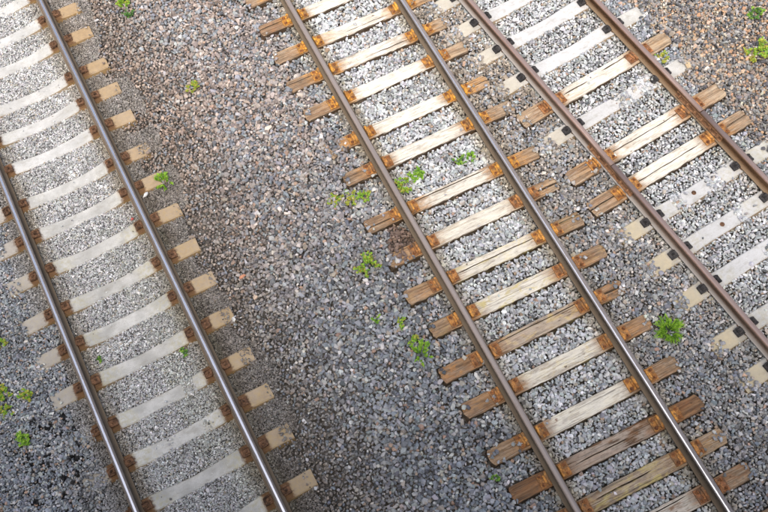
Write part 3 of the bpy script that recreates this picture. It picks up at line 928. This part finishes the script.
def build_zone(zn, name, label, pal):
    r = np.random.default_rng(500 + zn)
    s = SIZE[zn]
    P = []
    for layer, (k, dz, jt) in enumerate(((.92, -.78, .36), (1.02, 0.0, .27), (2.2, .42, .45))):
        x, y = hexgrid(s * k, jt, r, .013 * layer)
        m = in_view(x, y)
        x, y = x[m], y[m]
        m = zone_of(x, y) == zn
        x, y = x[m], y[m]
        sc = s * np.clip(r.lognormal(0, .27, x.shape), .5, 1.8)
        if zn == 2:      # finer towards the left track
            u1, _ = loc_arr(1, x, y); sc *= np.interp(u1, [1.0, 2.2], [.58, 1.0])
        if zn == 3:
            u3, _ = loc_arr(3, x, y); sc *= np.where(np.abs(u3) < .8, .88, 1.0) * np.where((x > .8) & (u3 < -.8), .95, 1)
        z = ground_z(x, y) + dz * s + r.uniform(-.12, .12, x.shape) * s
        P.append((x, y, z, sc))
    x, y, z, sc = [np.concatenate([p_[i] for p_ in P]) for i in range(4)]
    # keep the tops of the sleepers clear
    keep = np.ones(x.shape, bool)
    for (t, v, u0, u1, hw, rz) in FOOT:
        u, vv = loc_arr(t, x, y)
        dv = vv - v - u * rz
        keep &= ~((u > u0 - sc * .25) & (u < u1 + sc * .25) & (np.abs(dv) < hw + sc * .28))
    x, y, z, sc = x[keep], y[keep], z[keep], sc[keep]
    # stones lying on sleepers
    X2, Y2, Z2, S2_ = [], [], [], []
    for (t, v, u0, u1, cov) in BURY:
        aa = u1 - u0
        nn = int(cov * aa * .25 / (s * s * .9))
        u = r.uniform(u0, u1, nn); vv = v + r.uniform(-.13, .13, nn)
        o, a = TR[t]
        xx = math.cos(a) * (o + u) - math.sin(a) * vv; yy = math.sin(a) * (o + u) + math.cos(a) * vv
        zz_ = zone_of(xx, yy)
        m = zz_ == zn
        dd = ZTOP[t] - (0.05 if t == 1 else 0.02) * (np.abs(u) < .5)
        ss = s * np.clip(r.lognormal(0, .22, nn), .6, 1.5)
        X2.append(xx[m]); Y2.append(yy[m]); S2_.append(ss[m]); Z2.append((dd + .30 * ss + r.uniform(0, .012, nn))[m])
    nb = sum(len(q) for q in X2)
    x = np.concatenate([x] + X2); y = np.concatenate([y] + Y2); z = np.concatenate([z] + Z2); sc = np.concatenate([sc] + S2_)
    # a few strays on the timbers and concrete
    d, which = near_rail(x, y)
    z = np.where(d < .085, np.minimum(z, -.205), z)
    nn = len(x)
    col = pick(pal, nn, r)
    if zn == 3:      # between and beside the tracks the stone is the darker kind
        _u3 = loc_arr(3, x, y)[0]
        edge = (np.abs(x) > .78 + r.uniform(-.12, .2, nn)) & (np.abs(_u3) > .80 + r.uniform(-.1, .15, nn))
        col = np.where(edge[:, None], pick('grey', nn, r) * 1.12, col)
    big = vnoise(x, y, 1.1, 31); small = vnoise(x, y, .28, 32)
    col *= (0.86 + .28 * small)[:, None]
    u1, v1 = loc_arr(1, x, y); u3, v3 = loc_arr(3, x, y)

    def tint(mask, c):
        nonlocal col
        mask = np.clip(mask, 0, 1)[:, None]
        lum = col.mean(1, keepdims=True)
        col = col * (1 - mask) + mask * (np.array(c) * (0.22 + lum * 1.75))
    if zn == 1:
        tint(np.clip((.30 - np.abs(np.abs(u1) - .7525)) / .18, 0, 1) * (.35 + .55 * small), (.22, .185, .135))
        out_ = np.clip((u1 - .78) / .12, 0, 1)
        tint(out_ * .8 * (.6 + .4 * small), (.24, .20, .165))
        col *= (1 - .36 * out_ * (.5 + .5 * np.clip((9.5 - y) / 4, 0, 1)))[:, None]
        tint((u1 < -.85) * .6, (.24, .235, .24))
        # grey-green film by the right rail lower down
        tint(((u1 > .1) & (u1 < .9) & (y < 6.8)) * .3 * small, (.22, .235, .16))
    if zn == 0:
        blk = (vnoise(x, y, .06, 41) > .785) & (r.random(nn) < .65) & (u1 > -1.9) & (v1 < 4.9)
        col[blk] = np.array((.012, .012, .013)) * r.uniform(.6, 1.6, (blk.sum(), 1))
        br = (np.hypot(u1 + 1.05, v1 - 3.75) < .28 * (.6 + small))
        tint(br * .35, (.20, .18, .16))
    if zn == 2:
        tint(np.clip((2.3 - u1) / 1.0, 0, 1) * .75 * (r.random(nn) < .75), (.33, .275, .225))
        wm = np.clip((y - 4.0) / 3.5, 0, 1) * np.clip(1.25 - np.abs(u1 - 2.2) * .35, 0, 1)
        tint((.35 + .65 * big) * wm * (r.random(nn) < .58), (.50, .365, .285))
        col *= .92
    if zn == 3:
        tint(np.clip((.24 - d) / .14, 0, 1) * (which == 2) * (.35 + .5 * small), (.27, .225, .15))
        tint(np.clip((.22 - d) / .14, 0, 1) * (which == 3) * (.15 + .45 * small), (.27, .245, .18))
        tint(((x > .85) & (u3 < -.85)) * (.35 + .45 * np.clip((v3 - 3) / 3, 0, 1)) * (r.random(nn) < .6), (.38, .315, .25))
        br = (np.hypot(x + 1.1, y - 4.75) < .3)
        tint(br * .8, (.20, .115, .075))
    if zn == 4:
        tint((u3 < 1.6) * .5 * (r.random(nn) < .5), (.34, .33, .32))
    col = np.clip(col, .006, .85)
    me = bpy.data.meshes.new(name)
    me.vertices.add(nn)
    me.vertices.foreach_set('co', np.stack([x, y, z], 1).astype(np.float32).ravel())
    a = me.attributes.new('rot', 'FLOAT_VECTOR', 'POINT')
    a.data.foreach_set('vector', np.stack([r.normal(0, .55, nn), r.normal(0, .55, nn), r.uniform(0, 6.283, nn)], 1).astype(np.float32).ravel())
    a = me.attributes.new('scl', 'FLOAT_VECTOR', 'POINT')
    asp = r.uniform(.82, 1.22, (nn, 3))
    a.data.foreach_set('vector', (sc[:, None] * asp * 1.12).astype(np.float32).ravel())
    a = me.attributes.new('idx', 'INT', 'POINT')
    a.data.foreach_set('value', r.integers(0, 16, nn).astype(np.int32))
    a = me.attributes.new('col', 'FLOAT_COLOR', 'POINT')
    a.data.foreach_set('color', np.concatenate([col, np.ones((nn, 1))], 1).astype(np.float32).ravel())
    o = bpy.data.objects.new(name, me)
    COL.objects.link(o)
    md = o.modifiers.new('scatter', 'NODES'); md.node_group = NG
    me.materials.append(M_STONE)
    tag(o, label, 'ballast', kind='stuff')
    print('STONES', name, nn)
    return o


build_zone(0, 'dark_gravel', 'dark grey gravel with black clods on the far left, outside the left track', 'grey')
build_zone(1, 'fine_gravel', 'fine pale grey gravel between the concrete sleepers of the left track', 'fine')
build_zone(2, 'grey_ballast', 'blue-grey ballast stones in the wide strip between the left and middle tracks', 'grey')
build_zone(3, 'track_ballast', 'light grey ballast stones between the sleepers of the middle and right tracks', 'bed')
build_zone(4, 'tan_ballast', 'tan and orange tinted ballast stones in the top right corner', 'tan')

# ------------------------------------------------------------------ weeds
def weed(x, y, rad, h, nl, label, mat=None, mat2=None, leaf=(.05, .018), blades=False, seed=0, z0=None):
    R = random.Random(seed * 77 + 5)
    if z0 is None:
        z0 = float(ground_z(np.array([x]), np.array([y]))[0]) + 0.012
    root = empty('weed', (x, y, z0), R.uniform(0, 6))
    tag(root, label, 'weed', 'weeds growing in the ballast')
    bmS = bmesh.new(); bmL = bmesh.new()
    nst = max(3, nl // 9)
    per = max(1, nl // nst)
    for s in range(nst):
        a = R.uniform(0, 6.283); rr = rad * math.sqrt(R.random())
        tip = Vector((math.cos(a) * rr, math.sin(a) * rr, h * R.uniform(.45, 1.0) * (1.15 - .5 * rr / rad)))
        base = Vector((math.cos(a) * rr * .3, math.sin(a) * rr * .3, -0.015))
        mid = (base + tip) / 2 + Vector((0, 0, h * .12))
        add_tube(bmS, [base, mid, tip], 0.0022, 4)
        for k in range(per):
            f = R.uniform(.25, 1.0)
            p = base.lerp(mid, f * 2) if f < .5 else mid.lerp(tip, f * 2 - 1)
            la = a + R.uniform(-2.2, 2.2) if not blades else a + R.uniform(-.5, .5)
            ll = leaf[0] * R.uniform(.5, 1.15); lw = leaf[1] * R.uniform(.45, 1.1)
            up = R.uniform(-.1, .7) if not blades else R.uniform(.2, 1.2)
            d = Vector((math.cos(la) * math.cos(up), math.sin(la) * math.cos(up), math.sin(up)))
            w = d.cross(Vector((0, 0, 1))).normalized() * lw
            nrm = w.cross(d).normalized()
            q0 = p; q1 = p + d * ll * .5 - Vector((0, 0, ll * .02)); q2 = p + d * ll - Vector((0, 0, ll * .22))
            v0 = bmL.verts.new(q0); va = bmL.verts.new(q1 + w + nrm * lw * .35); vb = bmL.verts.new(q1 - w + nrm * lw * .35); vm = bmL.verts.new(q1); v2 = bmL.verts.new(q2)
            mi = 1 if (mat2 is not None and R.random() < .35) else 0
            for fc in ((v0, va, vm), (v0, vm, vb), (va, v2, vm), (vm, v2, vb)):
                bmL.faces.new(fc).material_index = mi
    mesh_obj('stem', bmS, M_LEAFD, root)
    mesh_obj('foliage', bmL, [mat or M_LEAF, mat2 or M_LEAFY], root)
    return root


WEEDS = [
    (-3.46, 7.02, .13, .14, 90, 'bright green weed beside the ochre end of a concrete sleeper, right of the left track', M_LEAF, None, (.07, .014), True),
    (-1.52, 4.62, .16, .12, 90, 'leafy green weed in the ballast just left of the middle track, halfway down', M_LEAF, M_LEAFY, (.045, .02), False),
    (-1.47, 3.24, .13, .14, 90, 'spiky bright green weed left of the middle track, the lower of the pair', M_LEAF, None, (.07, .013), True),
    (-1.46, 3.44, .07, .09, 40, 'small green weed just above the spiky weed left of the middle track', M_LEAF, M_LEAFY, (.04, .016), False),
    (-.58, 5.47, .12, .09, 80, 'low green weed between the middle rails beside the left rail', M_LEAF, M_LEAFY, (.04, .02), False),
    (-.38, 5.52, .12, .09, 80, 'low green weed between the middle rails, second from the left rail', M_LEAF, None, (.04, .02), False),
    (.26, 5.46, .10, .06, 45, 'flat small weed between the middle rails near the right rail', M_LEAF, M_LEAFD, (.035, .015), False),
    (.42, 5.45, .08, .06, 40, 'flat small weed between the middle rails closest to the right rail', M_LEAF, None, (.035, .015), False),
    (-1.50, 5.70, .12, .05, 60, 'yellowish low weed left of the middle track', M_LEAFY, M_LEAF, (.035, .017), False),
    (-1.32, 5.63, .12, .05, 60, 'yellow-green creeping weed between the yellowish weed and the round green one', M_LEAFY, M_LEAF, (.035, .017), False),
    (-1.12, 5.55, .09, .08, 55, 'round green weed next to the left rail of the middle track', M_LEAF, M_LEAFY, (.04, .018), False),
    (1.40, 2.14, .15, .12, 420, 'round bright green grass tuft between the middle and right tracks', M_LEAF, None, (.085, .007), True),
    (-2.96, 10.28, .11, .10, 60, 'bright green weed at the top edge between the left and middle tracks', M_LEAF, M_LEAFY, (.05, .02), False),
    (-2.97, 10.06, .10, .06, 40, 'dark green low weed just below the bright weed at the top edge', M_LEAFD, None, (.04, .018), False),
    (-2.56, 8.36, .09, .08, 50, 'small yellow-green weed in the ballast near the top, between left and middle tracks', M_LEAFY, M_LEAF, (.04, .018), False),
    (-6.32, 5.16, .11, .10, 60, 'green weed on the left edge of the photo, the middle one of the cluster', M_LEAF, M_LEAFY, (.045, .02), False),
    (-6.22, 4.47, .09, .11, 70, 'bright green weed on the dark gravel, lowest weed on the left', M_LEAF, None, (.045, .02), False),
    (-6.07, 5.00, .08, .08, 50, 'yellowish green weed on the dark gravel nearest the left rail', M_LEAFY, M_LEAF, (.04, .018), False),
    (-6.17, 5.80, .08, .07, 40, 'yellow weed at the left edge of the photo, uppermost of the left cluster', M_LEAFY, M_LEAF, (.04, .018), False),
    (-6.34, 4.92, .10, .08, 50, 'green weed cut by the left edge below the other edge weed', M_LEAF, M_LEAFY, (.04, .018), False),
    (4.92, 5.06, .20, .13, 120, 'leafy green and yellow weed at the right edge of the photo', M_LEAF, M_LEAFY, (.05, .022), False),
    (4.72, 5.10, .12, .07, 60, 'low yellowish weed just left of the leafy weed at the right edge', M_LEAFY, M_LEAF, (.04, .02), False),
    (5.20, 5.66, .13, .10, 60, 'dark green weed near the top right corner', M_LEAFD, M_LEAF, (.045, .02), False),
    (3.60, 5.62, .09, .06, 45, 'yellow-green weed beside the rusty rightmost rail', M_LEAFY, M_LEAF, (.035, .018), False),
    (-1.46, 3.72, .08, .05, 30, 'thin green weed below the left end of a brown wooden sleeper', M_LEAF, M_LEAFY, (.035, .015), False),
    (-1.74, 3.92, .06, .05, 25, 'tiny weed beside the left end of a wooden sleeper of the middle track', M_LEAF, M_LEAFD, (.035, .015), False),
    (-4.12, 4.63, .06, .05, 30, 'small green weed in the fine gravel between the left rails', M_LEAFD, M_LEAF, (.035, .016), False),
    (-1.38, 1.52, .07, .05, 25, 'tiny pale weed near the bottom, left of the middle track', M_LEAF, M_LEAFD, (.035, .015), False),
    (-5.10, 5.05, .05, .04, 20, 'tiny weed in the fine gravel beside the leftmost rail', M_LEAFD, M_LEAF, (.03, .014), False),
]
for i, wd in enumerate(WEEDS):
    x, y, rad, h, nl, lab, m1, m2, lf, bl = wd
    weed(x, y, rad * 1.15, h * 1.1, int(nl * 1.9), lab, m1, m2, lf, bl, seed=i)

# ------------------------------------------------------------------ loose bits
def shard(name, x, y, size, c, label, cat, seed, rz=0.0, dz=0.0):
    R = random.Random(seed)
    bm = bmesh.new()
    for _ in range(16):
        d = Vector((R.gauss(0, 1), R.gauss(0, 1), R.gauss(0, 1))).normalized()
        bm.verts.new((d.x * size[0] / 2, d.y * size[1] / 2, d.z * size[2] / 2))
    bmesh.ops.convex_hull(bm, input=bm.verts)
    bmesh.ops.delete(bm, geom=[v for v in bm.verts if not v.link_faces], context='VERTS')
    m = mat_rust(name + '_surface', (c[0] * .8, c[1] * .8, c[2] * .8, 1), (*c, 1), 0.85, 30)
    z = float(ground_z(np.array([x]), np.array([y]))[0]) + size[2] * .5 + .022 + dz
    return tag(mesh_obj(name, bm, m, loc=(x, y, z), rot=(R.uniform(-.2, .2), R.uniform(-.2, .2), rz)), label, cat)


# wood chip left of the middle track: short board with split ends
bm = wood_mesh(991, -.14, .14, .085, .03, ((.0, -.2, .05, .006, .012),), .02)
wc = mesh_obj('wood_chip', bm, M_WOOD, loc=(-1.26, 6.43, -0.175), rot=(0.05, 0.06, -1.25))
wc['tone'] = .75; wc['bleach'] = 0.0; wc['rust'] = 0.0; wc['lichen'] = 0.0; wc['tone_right'] = 0.0; wc['patch'] = 0.0; wc['hue'] = 0.5
tag(wc, 'loose tan wood chip lying on the ballast left of the middle track', 'wood chip')
shard('white_stone', -3.77, 6.98, (.11, .06, .045), (.80, .79, .77), 'white stone lying beside the right rail of the left track', 'stone', 3, .6)
shard('red_stone', -4.06, 6.72, (.06, .045, .03), (.45, .10, .09), 'small red fragment in the fine gravel between the left rails', 'stone', 4, .2)
shard('orange_stone', -3.04, 5.24, (.10, .075, .05), (.58, .27, .16), 'orange-pink stone lying right of the left track', 'stone', 5, .4)
shard('pale_stone', -3.0, 4.90, (.085, .07, .05), (.55, .42, .32), 'pale tan stone below the orange-pink one, right of the left track', 'stone', 6, 1.1)
shard('tan_stone', 3.82, 5.33, (.13, .09, .06), (.55, .42, .26), 'yellowish stone lying right of the rightmost rail near a half-buried sleeper end', 'stone', 8, 1.1)
